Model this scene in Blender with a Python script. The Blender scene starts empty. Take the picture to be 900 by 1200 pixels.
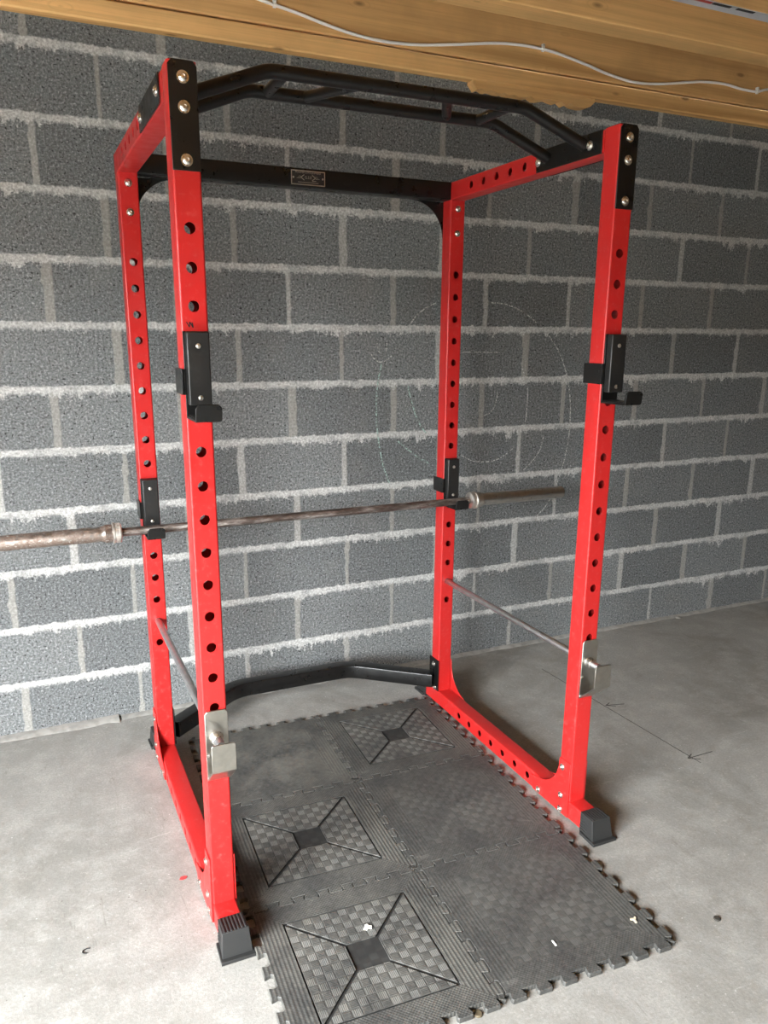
import bpy, bmesh, math, random
from mathutils import Vector, Matrix
from mathutils.geometry import tessellate_polygon
random.seed(7)
sc = bpy.context.scene
COL = sc.collection
PI = math.pi

# ------------------------------------------------------------------ node helpers
class NT:
    def __init__(self, name, rough=0.6, metal=0.0, spec=0.5):
        self.m = bpy.data.materials.new(name); self.m.use_nodes = True
        self.t = self.m.node_tree; self.t.nodes.clear()
        self.out = self.t.nodes.new('ShaderNodeOutputMaterial')
        self.b = self.t.nodes.new('ShaderNodeBsdfPrincipled')
        self.t.links.new(self.b.outputs[0], self.out.inputs[0])
        self.b.inputs['Roughness'].default_value = rough
        self.b.inputs['Metallic'].default_value = metal
        self.b.inputs['Specular IOR Level'].default_value = spec
        self._c = None
    def put(self, sock, v):
        if v is None: return
        if isinstance(v, bpy.types.NodeSocket): self.t.links.new(v, sock)
        elif isinstance(v, (tuple, list)) and len(v) == 3 and sock.type == 'RGBA': sock.default_value = (*v, 1)
        else: sock.default_value = v
    def coord(self):
        if not self._c:
            n = self.t.nodes.new('ShaderNodeTexCoord'); self._c = n.outputs['Object']
        return self._c
    def xyz(self, v=None):
        n = self.t.nodes.new('ShaderNodeSeparateXYZ'); self.put(n.inputs[0], v or self.coord())
        return n.outputs[0], n.outputs[1], n.outputs[2]
    def vec(self, x, y, z):
        n = self.t.nodes.new('ShaderNodeCombineXYZ')
        for i, v in enumerate((x, y, z)): self.put(n.inputs[i], v)
        return n.outputs[0]
    def m_(self, op, a, b=None, c=None, clamp=False):
        n = self.t.nodes.new('ShaderNodeMath'); n.operation = op; n.use_clamp = clamp
        self.put(n.inputs[0], a)
        if b is not None: self.put(n.inputs[1], b)
        if c is not None: self.put(n.inputs[2], c)
        return n.outputs[0]
    def add(self, a, b): return self.m_('ADD', a, b)
    def sub(self, a, b): return self.m_('SUBTRACT', a, b)
    def mul(self, a, b): return self.m_('MULTIPLY', a, b)
    def smooth(self, v, lo, hi, a=0.0, b=1.0):
        n = self.t.nodes.new('ShaderNodeMapRange'); n.interpolation_type = 'SMOOTHSTEP'
        self.put(n.inputs[0], v); self.put(n.inputs[1], lo); self.put(n.inputs[2], hi)
        self.put(n.inputs[3], a); self.put(n.inputs[4], b)
        return n.outputs[0]
    def lin(self, v, lo, hi, a=0.0, b=1.0):
        n = self.t.nodes.new('ShaderNodeMapRange')
        self.put(n.inputs[0], v); self.put(n.inputs[1], lo); self.put(n.inputs[2], hi)
        self.put(n.inputs[3], a); self.put(n.inputs[4], b)
        return n.outputs[0]
    def scale(self, v, s):
        n = self.t.nodes.new('ShaderNodeVectorMath'); n.operation = 'MULTIPLY'
        self.put(n.inputs[0], v); n.inputs[1].default_value = s
        return n.outputs[0]
    def noise(self, scale, detail=3, rough=0.55, v=None, dist=0.0):
        n = self.t.nodes.new('ShaderNodeTexNoise')
        self.put(n.inputs['Vector'], v if v is not None else self.coord())
        n.inputs['Scale'].default_value = scale; n.inputs['Detail'].default_value = detail
        n.inputs['Roughness'].default_value = rough; n.inputs['Distortion'].default_value = dist
        return n.outputs[0]
    def voro(self, scale, v=None, out='Distance', feature='F1'):
        n = self.t.nodes.new('ShaderNodeTexVoronoi'); n.feature = feature
        self.put(n.inputs['Vector'], v if v is not None else self.coord())
        n.inputs['Scale'].default_value = scale
        return n.outputs[out]
    def white(self, v):
        n = self.t.nodes.new('ShaderNodeTexWhiteNoise'); self.put(n.inputs[0], v); return n.outputs[0]
    def mix(self, f, a, b, mode='MIX'):
        n = self.t.nodes.new('ShaderNodeMix'); n.data_type = 'RGBA'; n.blend_type = mode
        self.put(n.inputs[0], f); self.put(n.inputs[6], a); self.put(n.inputs[7], b)
        return n.outputs[2]
    def ramp(self, f, stops):
        n = self.t.nodes.new('ShaderNodeValToRGB'); cr = n.color_ramp
        while len(cr.elements) < len(stops): cr.elements.new(0.5)
        for e, (p, c) in zip(cr.elements, stops): e.position = p; e.color = (*c, 1)
        self.put(n.inputs[0], f); return n.outputs[0]
    def bump(self, h, strength=0.3, dist=0.002):
        n = self.t.nodes.new('ShaderNodeBump'); self.put(n.inputs['Height'], h)
        n.inputs['Strength'].default_value = strength; n.inputs['Distance'].default_value = dist
        self.t.links.new(n.outputs[0], self.b.inputs['Normal'])
    def col(self, c): self.put(self.b.inputs['Base Color'], c)
    def rgh(self, c): self.put(self.b.inputs['Roughness'], c)

def hexa(v, d):  # grey helper
    return (v * d[0], v * d[1], v * d[2])

# ------------------------------------------------------------------ materials
ZA, XJ = 0.206, 0.7996
def mat_blocks(name='concrete_block_wall', axis='x', off=XJ):
    n = NT(name, 0.93, spec=0.25)
    X, Y, Z = n.xyz()
    U = X if axis == 'x' else Y
    warp = n.sub(n.noise(7.0, 3), 0.5)
    warp2 = n.sub(n.noise(26.0, 3), 0.5)
    u = n.add(U, n.add(n.mul(warp, 0.012), n.mul(warp2, 0.010)))
    z = n.add(Z, n.add(n.mul(warp, 0.010), n.mul(warp2, 0.008)))
    k = n.m_('DIVIDE', n.sub(z, ZA), 0.225)
    row = n.m_('FLOOR', k)
    fz = n.mul(n.m_('FRACT', k), 0.225)
    par = n.m_('FLOORED_MODULO', row, 2.0)
    xo0 = n.add(n.m_('DIVIDE', n.sub(u, off), 0.45), n.mul(par, 0.5))
    jit = n.mul(n.sub(n.white(n.vec(n.m_('ROUND', xo0), row, 3.0)), 0.5), 0.05)
    xo = n.add(xo0, jit)
    fx = n.m_('FRACT', xo)
    dx = n.mul(n.m_('MINIMUM', fx, n.sub(1.0, fx)), 0.45)
    cell = n.vec(n.m_('FLOOR', xo), row, 1.0)
    tone = n.white(cell)
    jr = n.white(n.vec(n.m_('ROUND', xo0), row, 9.0))
    # smears of mortar hanging under each bed
    streak = n.add(n.mul(n.noise(1.0, 5, 0.75, v=n.scale(n.coord(), (24.0, 24.0, 11.0)), dist=0.4), 0.70), n.mul(n.noise(120.0, 3, 0.7), 0.30))
    patch = n.noise(2.6, 3, 0.6)
    pm = n.smooth(patch, 0.40, 0.66)
    below = n.sub(0.225, fz)
    wb = n.add(0.0115, n.mul(n.mul(n.smooth(streak, 0.44, 0.70), n.add(0.22, n.mul(pm, 0.78))), 0.062))
    wa = n.add(0.0095, n.mul(n.smooth(n.noise(40.0, 3), 0.45, 0.75), 0.008))
    mb = n.m_('MAXIMUM', n.smooth(n.sub(wb, below), -0.008, 0.007), n.smooth(n.sub(wa, fz), -0.004, 0.003))
    wv = n.add(n.add(0.006, n.mul(jr, 0.011)), n.mul(n.smooth(n.noise(14.0, 3), 0.5, 0.75), 0.008))
    mv = n.smooth(n.sub(wv, dx), -0.004, 0.003)
    # block texture: coarse open aggregate
    a1 = n.noise(120.0, 5, 0.85)
    a2 = n.voro(210.0)
    agg = n.ramp(a1, [(0.32, (0.033, 0.034, 0.033)), (0.45, (0.125, 0.130, 0.129)), (0.56, (0.205, 0.213, 0.213)), (0.68, (0.58, 0.59, 0.59))])
    pits = n.smooth(n.noise(95.0, 2, 0.5, v=n.scale(n.coord(), (1.0, 1.0, 1.3))), 0.31, 0.40)
    blk = n.mix(n.sub(1.0, pits), agg, (0.028, 0.028, 0.027))
    blk = n.mix(1.0, blk, n.mix(tone, (0.80, 0.81, 0.82), (1.12, 1.13, 1.13)), 'MULTIPLY')
    haze = n.mul(n.smooth(n.noise(5.0, 4, 0.65), 0.50, 0.80), 0.30)
    blk = n.mix(haze, blk, (0.25, 0.25, 0.235))
    fine = n.noise(110.0, 3, 0.7)
    bedc = n.ramp(fine, [(0.30, (0.25, 0.245, 0.23)), (0.48, (0.43, 0.43, 0.415)), (0.67, (0.68, 0.68, 0.66))])
    verc = n.ramp(fine, [(0.25, (0.17, 0.166, 0.150)), (0.55, (0.30, 0.295, 0.272)), (0.75, (0.46, 0.455, 0.43))])
    brk = n.smooth(n.noise(9.0, 5, 0.75), 0.30, 0.54, 0.35, 1.0)
    verc = n.mix(n.smooth(n.white(n.vec(n.m_('ROUND', xo0), row, 17.0)), 0.45, 0.9, 0.0, 0.55), verc, bedc)
    c = n.mix(n.mul(mv, 0.95), blk, verc)
    c = n.mix(n.mul(mb, brk), c, bedc)
    n.col(c)
    h = n.add(n.mul(a1, 1.0), n.mul(n.m_('MAXIMUM', mb, mv), 0.35))
    n.bump(h, 0.55, 0.006)
    return n.m

def mat_floor():
    n = NT('concrete_floor', 0.8, spec=0.3)
    big = n.noise(1.3, 4, 0.6)
    mid = n.noise(9.0, 6, 0.70)
    fin = n.noise(130.0, 4, 0.75)
    c = n.ramp(big, [(0.3, (0.225, 0.218, 0.198)), (0.5, (0.280, 0.272, 0.250)), (0.7, (0.33, 0.322, 0.300))])
    c = n.mix(n.smooth(mid, 0.42, 0.66, 0.0, 0.60), c, (0.40, 0.39, 0.36))
    stain = n.smooth(n.noise(3.0, 8, 0.78, dist=0.6), 0.48, 0.66)
    c = n.mix(n.mul(stain, 0.42), c, (0.165, 0.155, 0.132))
    c = n.mix(n.smooth(fin, 0.36, 0.66, 0.0, 0.42), c, (0.17, 0.163, 0.146))
    grain = n.smooth(n.noise(60.0, 4, 0.8), 0.55, 0.72)
    c = n.mix(n.mul(grain, 0.45), c, (0.47, 0.46, 0.43))
    sp = n.smooth(n.voro(34.0), 0.05, 0.10)
    gate = n.smooth(n.noise(5.0, 3), 0.48, 0.58)
    c = n.mix(n.mul(n.mul(n.sub(1.0, sp), gate), 0.70), c, (0.10, 0.09, 0.075))
    wsp = n.smooth(n.voro(27.0, v=n.scale(n.coord(), (1.0, 1.3, 1.0))), 0.03, 0.08)
    c = n.mix(n.mul(n.mul(n.sub(1.0, wsp), n.smooth(n.noise(3.0, 3), 0.45, 0.55)), 0.7), c, (0.62, 0.61, 0.58))
    scr = n.smooth(n.noise(1.0, 5, 0.7, v=n.scale(n.coord(), (60.0, 5.0, 1.0)), dist=1.2), 0.63, 0.69)
    c = n.mix(n.mul(scr, 0.40), c, (0.14, 0.13, 0.11))
    scw = n.smooth(n.noise(1.0, 5, 0.7, v=n.scale(n.coord(), (6.0, 50.0, 1.0)), dist=1.6), 0.64, 0.70)
    c = n.mix(n.mul(scw, 0.35), c, (0.50, 0.49, 0.46))
    n.col(c); n.rgh(n.lin(mid, 0.3, 0.7, 0.62, 0.9))
    n.bump(n.add(n.mul(mid, 1.0), n.mul(fin, 0.45)), 0.35, 0.004)
    return n.m

def mat_wood(name, base, dark, axis=0):
    n = NT(name, 0.6, spec=0.25)
    oi = n.t.nodes.new('ShaderNodeObjectInfo'); rnd = oi.outputs['Random']
    sh = n.mul(rnd, 40.0)
    X, Y, Z = n.xyz()
    c0 = n.vec(n.add(X, sh), n.add(Y, sh), n.add(Z, sh)) if axis == 0 else n.coord()
    s = [16.0, 16.0, 16.0]; s[axis] = 0.45
    g = n.noise(1.0, 4, 0.55, v=n.scale(c0, tuple(s)), dist=0.5)
    s2 = [150.0, 150.0, 150.0]; s2[axis] = 2.0
    f = n.noise(1.0, 3, 0.6, v=n.scale(c0, tuple(s2)))
    c = n.ramp(g, [(0.28, dark), (0.46, base), (0.70, tuple(min(1, x * 1.18) for x in base))])
    c = n.mix(n.smooth(f, 0.40, 0.72, 0.0, 0.32), c, dark)
    sk = [3.2, 9.0, 9.0] if axis == 0 else [9.0, 3.2, 9.0]
    kv = n.voro(1.0, v=n.scale(c0, tuple(sk)))
    kn = n.smooth(kv, 0.035, 0.10)
    c = n.mix(n.mul(n.sub(1.0, kn), 0.75), c, (0.13, 0.06, 0.02))
    ring = n.mul(n.sub(1.0, n.smooth(kv, 0.06, 0.26)), n.smooth(n.m_('SINE', n.mul(kv, 95.0)), 0.0, 1.0))
    c = n.mix(n.mul(ring, 0.35), c, dark)
    pat = n.noise(2.6, 4, 0.6, v=c0)
    c = n.mix(n.smooth(pat, 0.45, 0.72, 0.0, 0.45), c, tuple(x * 0.62 for x in base))
    hs = n.t.nodes.new('ShaderNodeHueSaturation'); n.put(hs.inputs['Color'], c); n.put(hs.inputs['Value'], n.lin(rnd, 0, 1, 0.86, 1.08))
    n.col(hs.outputs[0]); n.bump(n.add(g, n.mul(f, 0.3)), 0.25, 0.003)
    return n.m

def mat_paint(name, colr, rough=0.33, spec=0.5, var=0.06, dust=0.12):
    n = NT(name, rough, spec=spec)
    a = n.noise(14.0, 4, 0.6)
    c = n.mix(n.smooth(a, 0.35, 0.75, 0.0, var), colr, tuple(x * 0.6 for x in colr))
    d = n.mul(n.smooth(n.noise(60.0, 5, 0.75), 0.52, 0.80), dust)
    c = n.mix(d, c, (0.55, 0.50, 0.46))
    n.col(c); n.rgh(n.lin(n.noise(30.0, 3), 0.3, 0.7, rough - 0.05, rough + 0.10))
    n.bump(n.noise(900.0, 2), 0.06, 0.0006)
    return n.m

def mat_metal(name, colr, rough=0.3, var=0.25):
    n = NT(name, rough, metal=1.0)
    a = n.noise(45.0, 4, 0.6)
    n.col(n.mix(n.smooth(a, 0.3, 0.75, 0.0, var), colr, tuple(x * 0.45 for x in colr)))
    n.rgh(n.lin(n.noise(80.0, 3), 0.3, 0.7, rough - 0.08, rough + 0.12))
    n.bump(n.noise(500.0, 2), 0.05, 0.0005)
    return n.m

def mat_rust():
    n = NT('rusted_chrome', 0.4, metal=0.9)
    v = n.scale(n.coord(), (0.9, 1.2, 1.2))
    a = n.noise(38.0, 5, 0.7, v=v)
    fl = n.noise(120.0, 4, 0.7, v=v)
    c = n.ramp(a, [(0.32, (0.115, 0.072, 0.052)), (0.46, (0.20, 0.150, 0.122)), (0.58, (0.30, 0.262, 0.235)), (0.70, (0.44, 0.415, 0.39))])
    c = n.mix(n.smooth(fl, 0.60, 0.68, 0.0, 0.8), c, (0.72, 0.70, 0.66))
    n.col(c)
    rr = n.smooth(a, 0.40, 0.60)
    n.put(n.b.inputs['Metallic'], n.lin(rr, 0, 1, 0.35, 0.95)); n.rgh(n.lin(rr, 0, 1, 0.62, 0.30))
    n.bump(a, 0.25, 0.001)
    return n.m

def mat_shaft():
    n = NT('rusted_knurled_steel', 0.45, metal=0.8)
    v = n.scale(n.coord(), (0.35, 1.6, 1.6))
    a = n.noise(30.0, 5, 0.7, v=v)
    c = n.ramp(a, [(0.32, (0.085, 0.060, 0.050)), (0.48, (0.17, 0.135, 0.117)), (0.60, (0.36, 0.325, 0.30)), (0.70, (0.70, 0.68, 0.65))])
    n.col(c)
    X, Y, Z = n.xyz()
    kn = n.m_('SINE', n.mul(X, 2600.0))
    n.bump(n.add(kn, a), 0.25, 0.0006)
    return n.m

def mat_rubber_mat(name, inner, checker=0.5, dusty=0.3, half=0.1755, nub_=1.0, bumpk=0.4, cols=((0.030, 0.030, 0.029), (0.055, 0.055, 0.052), (0.085, 0.083, 0.078))):
    """black interlocking rubber: ribbed borders, nubbed borders, basket-weave panel, darker recessed grooves"""
    n = NT(name, 0.72, spec=0.35)
    X, Y, Z = n.xyz()
    ax, ay = n.m_('ABSOLUTE', X), n.m_('ABSOLUTE', Y)
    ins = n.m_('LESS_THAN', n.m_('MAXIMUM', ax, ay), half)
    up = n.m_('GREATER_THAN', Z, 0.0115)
    side = n.mul(n.m_('GREATER_THAN', ax, ay), n.sub(1.0, ins))
    rib = n.m_('SINE', n.mul(X, 2 * PI / 0.0105))
    nub = n.mul(n.m_('SINE', n.mul(X, 2 * PI / 0.0095)), n.m_('SINE', n.mul(Y, 2 * PI / 0.0095)))
    ribdot = n.mul(rib, n.add(0.70, n.mul(0.30, n.m_('SINE', n.mul(Y, 2 * PI / 0.008)))))
    S = 0.0245
    ci = n.m_('FLOOR', n.m_('DIVIDE', X, S)); cj = n.m_('FLOOR', n.m_('DIVIDE', Y, S))
    chk = n.m_('FLOORED_MODULO', n.add(ci, cj), 2.0)
    fx = n.m_('ABSOLUTE', n.sub(n.m_('FRACT', n.m_('DIVIDE', X, S)), 0.5))
    fy = n.m_('ABSOLUTE', n.sub(n.m_('FRACT', n.m_('DIVIDE', Y, S)), 0.5))
    pad = n.sub(1.0, n.smooth(n.m_('MAXIMUM', fx, fy), 0.38, 0.47))
    l1 = n.m_('SINE', n.mul(X, 2 * PI / 0.0045)); l2 = n.m_('SINE', n.mul(Y, 2 * PI / 0.0045))
    weave = n.add(n.mul(chk, l1), n.mul(n.sub(1.0, chk), l2))
    hin = n.mul(n.mul(n.add(n.mul(pad, 1.0), n.mul(weave, 0.30)), inner), up)
    hout = n.mul(n.add(n.mul(side, ribdot), n.mul(n.sub(1.0, side), nub)), nub_)
    h = n.add(n.mul(ins, hin), n.mul(n.sub(1.0, ins), n.mul(hout, 0.7)))
    d1 = n.noise(6.5, 5, 0.68)
    d2 = n.noise(70.0, 4, 0.7)
    base = n.ramp(d2, [(0.3, cols[0]), (0.55, cols[1]), (0.75, cols[2])])
    dm = n.mul(n.smooth(d1, 0.30, 0.70), dusty)
    top = n.smooth(hout, -0.2, 0.9)
    pc = n.mul(n.mul(pad, chk), ins)
    dust = n.mul(n.add(n.mul(ins, n.add(0.55, n.mul(n.mul(pad, chk), checker))), n.mul(n.sub(1.0, ins), n.add(0.35, n.mul(top, 0.9)))), dm)
    c = n.mix(dust, base, (0.21, 0.200, 0.170))
    c = n.mix(n.mul(pc, n.mul(checker * 0.65, n.smooth(n.noise(9.0, 3), 0.30, 0.62))), c, (0.175, 0.177, 0.170))
    sp = n.mul(n.sub(1.0, n.smooth(n.voro(60.0), 0.03, 0.07)), n.smooth(n.noise(12.0, 3), 0.55, 0.65))
    c = n.mix(n.mul(sp, 0.5), c, (0.35, 0.33, 0.29))
    scuff = n.smooth(n.noise(1.0, 5, 0.75, v=n.scale(n.coord(), (9.0, 14.0, 1.0)), dist=1.5), 0.60, 0.70)
    c = n.mix(n.mul(scuff, 0.22), c, (0.24, 0.235, 0.215))
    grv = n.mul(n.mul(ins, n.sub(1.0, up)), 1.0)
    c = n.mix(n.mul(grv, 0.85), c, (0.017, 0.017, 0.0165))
    n.col(c); n.rgh(n.lin(d1, 0.3, 0.7, 0.5, 0.8))
    n.bump(h, bumpk, 0.0014)
    return n.m

def mat_plain(name, colr, rough=0.6, metal=0.0, var=0.2, sc_=40.0):
    n = NT(name, rough, metal=metal)
    n.col(n.mix(n.smooth(n.noise(sc_, 4), 0.35, 0.7, 0.0, var), colr, tuple(x * 0.55 for x in colr)))
    return n.m

def mat_chalk(name, colr):
    n = NT(name, 0.95, spec=0.1)
    n.col(colr)
    a = n.smooth(n.noise(110.0, 3, 0.7), 0.42, 0.57, 0.0, 0.85)
    n.put(n.b.inputs['Alpha'], a)
    return n.m

M = {}
M['block'] = mat_blocks()
M['block_y'] = mat_blocks('concrete_block_side_wall', 'y', 0.1)
M['floor'] = mat_floor()
M['wood'] = mat_wood('pine_timber', (0.74, 0.435, 0.175), (0.50, 0.265, 0.092))
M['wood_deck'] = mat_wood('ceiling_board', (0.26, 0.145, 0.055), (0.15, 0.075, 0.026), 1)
M['red'] = mat_paint('red_powder_coat', (0.47, 0.0155, 0.0145), 0.34)
M['black'] = mat_paint('black_powder_coat', (0.0055, 0.0053, 0.0050), 0.30, spec=0.42, dust=0.022)
M['plastic'] = mat_paint('black_plastic', (0.013, 0.0125, 0.012), 0.36, dust=0.03)
M['rubber_cap'] = mat_plain('black_rubber', (0.017, 0.017, 0.0165), 0.6)
M['zinc'] = mat_metal('zinc_bolt', (0.82, 0.79, 0.74), 0.28)
M['stainless'] = mat_metal('stainless_plate', (0.47, 0.45, 0.405), 0.36, 0.25)
M['rod'] = mat_metal('steel_rod', (0.66, 0.65, 0.65), 0.36, 0.25)
M['chrome'] = mat_metal('worn_chrome', (0.62, 0.60, 0.57), 0.34, 0.28)
M['chrome_light'] = mat_metal('worn_collar_steel', (0.82, 0.79, 0.74), 0.46, 0.45)
M['rust'] = mat_rust()
M['shaft'] = mat_shaft()
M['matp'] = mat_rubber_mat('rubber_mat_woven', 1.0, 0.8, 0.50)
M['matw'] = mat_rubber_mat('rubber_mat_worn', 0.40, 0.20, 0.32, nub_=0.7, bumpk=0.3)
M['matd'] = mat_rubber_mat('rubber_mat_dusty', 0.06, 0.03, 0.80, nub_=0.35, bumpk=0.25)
M['white_pvc'] = mat_plain('white_pvc', (0.93, 0.91, 0.86), 0.4, var=0.05)
M['strip'] = mat_plain('grey_white_strip', (0.55, 0.54, 0.55), 0.5, var=0.1)
M['red_mark'] = mat_plain('red_print', (0.45, 0.03, 0.02), 0.5)
M['black_mark'] = mat_plain('black_print', (0.015, 0.013, 0.012), 0.6)
M['silver_print'] = mat_metal('silver_lettering', (0.72, 0.69, 0.62), 0.4, 0.1)
M['mortar'] = mat_plain('mortar', (0.30, 0.29, 0.265), 0.95, var=0.6, sc_=30.0)
M['chalk'] = mat_chalk('white_chalk', (0.62, 0.63, 0.60))
M['chalk_teal'] = mat_chalk('pale_green_chalk', (0.42, 0.58, 0.52))
M['pencil'] = mat_plain('pencil', (0.05, 0.045, 0.04), 0.8)
M['ground'] = mat_plain('driveway', (0.10, 0.10, 0.09), 0.9, sc_=3.0)
M['redbit'] = mat_plain('red_flake', (0.42, 0.05, 0.05), 0.6)
M['paper'] = mat_plain('pale_scrap', (0.70, 0.68, 0.62), 0.8, var=0.1)
M['beige'] = mat_plain('beige_scrap', (0.60, 0.53, 0.40), 0.8, var=0.1)
M['brown_disc'] = mat_plain('brown_disc', (0.11, 0.085, 0.05), 0.6)
M['dark_disc'] = mat_plain('dark_disc', (0.04, 0.037, 0.03), 0.6)

# ------------------------------------------------------------------ mesh builder
class MB:
    def __init__(self): self.v = []; self.f = []; self.mi = []
    def add(self, vs, fs, mi=0):
        o = len(self.v); self.v += [tuple(p) for p in vs]
        self.f += [tuple(i + o for i in f) for f in fs]; self.mi += [mi] * len(fs)
    def box(self, a, b, mi=0):
        (x0, y0, z0), (x1, y1, z1) = a, b
        self.add([(x0,y0,z0),(x1,y0,z0),(x1,y1,z0),(x0,y1,z0),(x0,y0,z1),(x1,y0,z1),(x1,y1,z1),(x0,y1,z1)],
                 [(3,2,1,0),(4,5,6,7),(0,1,5,4),(1,2,6,5),(2,3,7,6),(3,0,4,7)], mi)
    def prism(self, pts, ext, mi=0):
        """closed polygon (3D points) extruded by vector"""
        n = len(pts); e = Vector(ext); P = [Vector(p) for p in pts]
        nrm = Vector((0, 0, 0))
        for i in range(n): nrm += P[i].cross(P[(i + 1) % n])
        if nrm.dot(e) > 0: P = P[::-1]
        vs = P + [p + e for p in P]
        fs = [tuple(range(n)), tuple(range(2 * n - 1, n - 1, -1))]
        for i in range(n):
            j = (i + 1) % n; fs.append((j, i, i + n, j + n))
        self.add(vs, fs, mi)
    def lathe(self, p0, axis, prof, seg=24, mi=0, caps=True):
        """prof: list of (distance along axis, radius)"""
        a = Vector(axis).normalized(); p0 = Vector(p0)
        t = Vector((0, 0, 1)) if abs(a.z) < 0.9 else Vector((1, 0, 0))
        u = a.cross(t).normalized(); w = a.cross(u)
        vs = []; fs = []
        for d, r in prof:
            for i in range(seg):
                an = 2 * PI * i / seg
                vs.append(p0 + a * d + (u * math.cos(an) + w * math.sin(an)) * r)
        for k in range(len(prof) - 1):
            for i in range(seg):
                j = (i + 1) % seg
                fs.append((k * seg + i, k * seg + j, (k + 1) * seg + j, (k + 1) * seg + i))
        if caps:
            fs.append(tuple(range(seg - 1, -1, -1))); L = (len(prof) - 1) * seg
            fs.append(tuple(L + i for i in range(seg)))
        self.add(vs, fs, mi)
    def sweep(self, prof, path, up=(0, 0, 1), mi=0):
        P = [Vector(p) for p in path]; up = Vector(up); n = len(prof); vs = []; fs = []
        for i, p in enumerate(P):
            t0 = (P[i] - P[i - 1]).normalized() if i else None
            t1 = (P[i + 1] - P[i]).normalized() if i < len(P) - 1 else None
            t = ((t0 or t1) + (t1 or t0)).normalized()
            s = t.cross(up).normalized(); w = s.cross(t)
            k = 1.0
            if t0 is not None and t1 is not None: k = 1 / max(0.5, t.dot(t0))
            for a, b in prof: vs.append(p + s * a * k + w * b)
        for k in range(len(P) - 1):
            for i in range(n):
                j = (i + 1) % n; fs.append((k * n + i, k * n + j, (k + 1) * n + j, (k + 1) * n + i))
        fs.append(tuple(range(n - 1, -1, -1))); L = (len(P) - 1) * n
        fs.append(tuple(L + i for i in range(n)))
        self.add(vs, fs, mi)
    def build(self, name, mats, parent=None, smooth=35, bevel=0.0, loc=None, kids=None):
        me = bpy.data.meshes.new(name); me.from_pydata(self.v, [], self.f)
        mats = mats if isinstance(mats, (list, tuple)) else [mats]
        for m in mats: me.materials.append(m)
        me.polygons.foreach_set('material_index', self.mi)
        bm = bmesh.new(); bm.from_mesh(me)
        bmesh.ops.remove_doubles(bm, verts=bm.verts, dist=1e-6)
        bmesh.ops.recalc_face_normals(bm, faces=bm.faces) if getattr(self, 'recalc', True) else None
        bm.to_mesh(me); bm.free()
        me.polygons.foreach_set('use_smooth', [True] * len(me.polygons))
        me.set_sharp_from_angle(angle=math.radians(smooth))
        o = bpy.data.objects.new(name, me); COL.objects.link(o)
        if parent is not None: o.parent = parent
        if loc: o.location = loc
        if bevel:
            b = o.modifiers.new('Bevel', 'BEVEL'); b.width = bevel; b.segments = 2; b.limit_method = 'ANGLE'; b.angle_limit = math.radians(40)
        return o

def circ(r, n=20): return [(r * math.cos(2 * PI * i / n), r * math.sin(2 * PI * i / n)) for i in range(n)]
def rsq(hx, hy, r, k=4):
    out = []
    for cx, cy, a0 in ((hx - r, hy - r, 0), (-hx + r, hy - r, 90), (-hx + r, -hy + r, 180), (hx - r, -hy + r, 270)):
        for i in range(k + 1):
            a = math.radians(a0 + 90 * i / k); out.append((cx + r * math.cos(a), cy + r * math.sin(a)))
    return out
def fillet(path, r, k=6):
    """round the inner corners of a 3D polyline"""
    P = [Vector(p) for p in path]; out = [P[0]]
    for i in range(1, len(P) - 1):
        a = (P[i - 1] - P[i]).normalized(); b = (P[i + 1] - P[i]).normalized()
        ang = a.angle(b); d = min(r / math.tan(ang / 2), (P[i - 1] - P[i]).length * .45, (P[i + 1] - P[i]).length * .45)
        p0 = P[i] + a * d; p2 = P[i] + b * d
        for j in range(k + 1):
            t = j / k; out.append(p0 * (1 - t) ** 2 + P[i] * 2 * t * (1 - t) + p2 * t * t)
    out.append(P[-1]); return out

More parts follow.
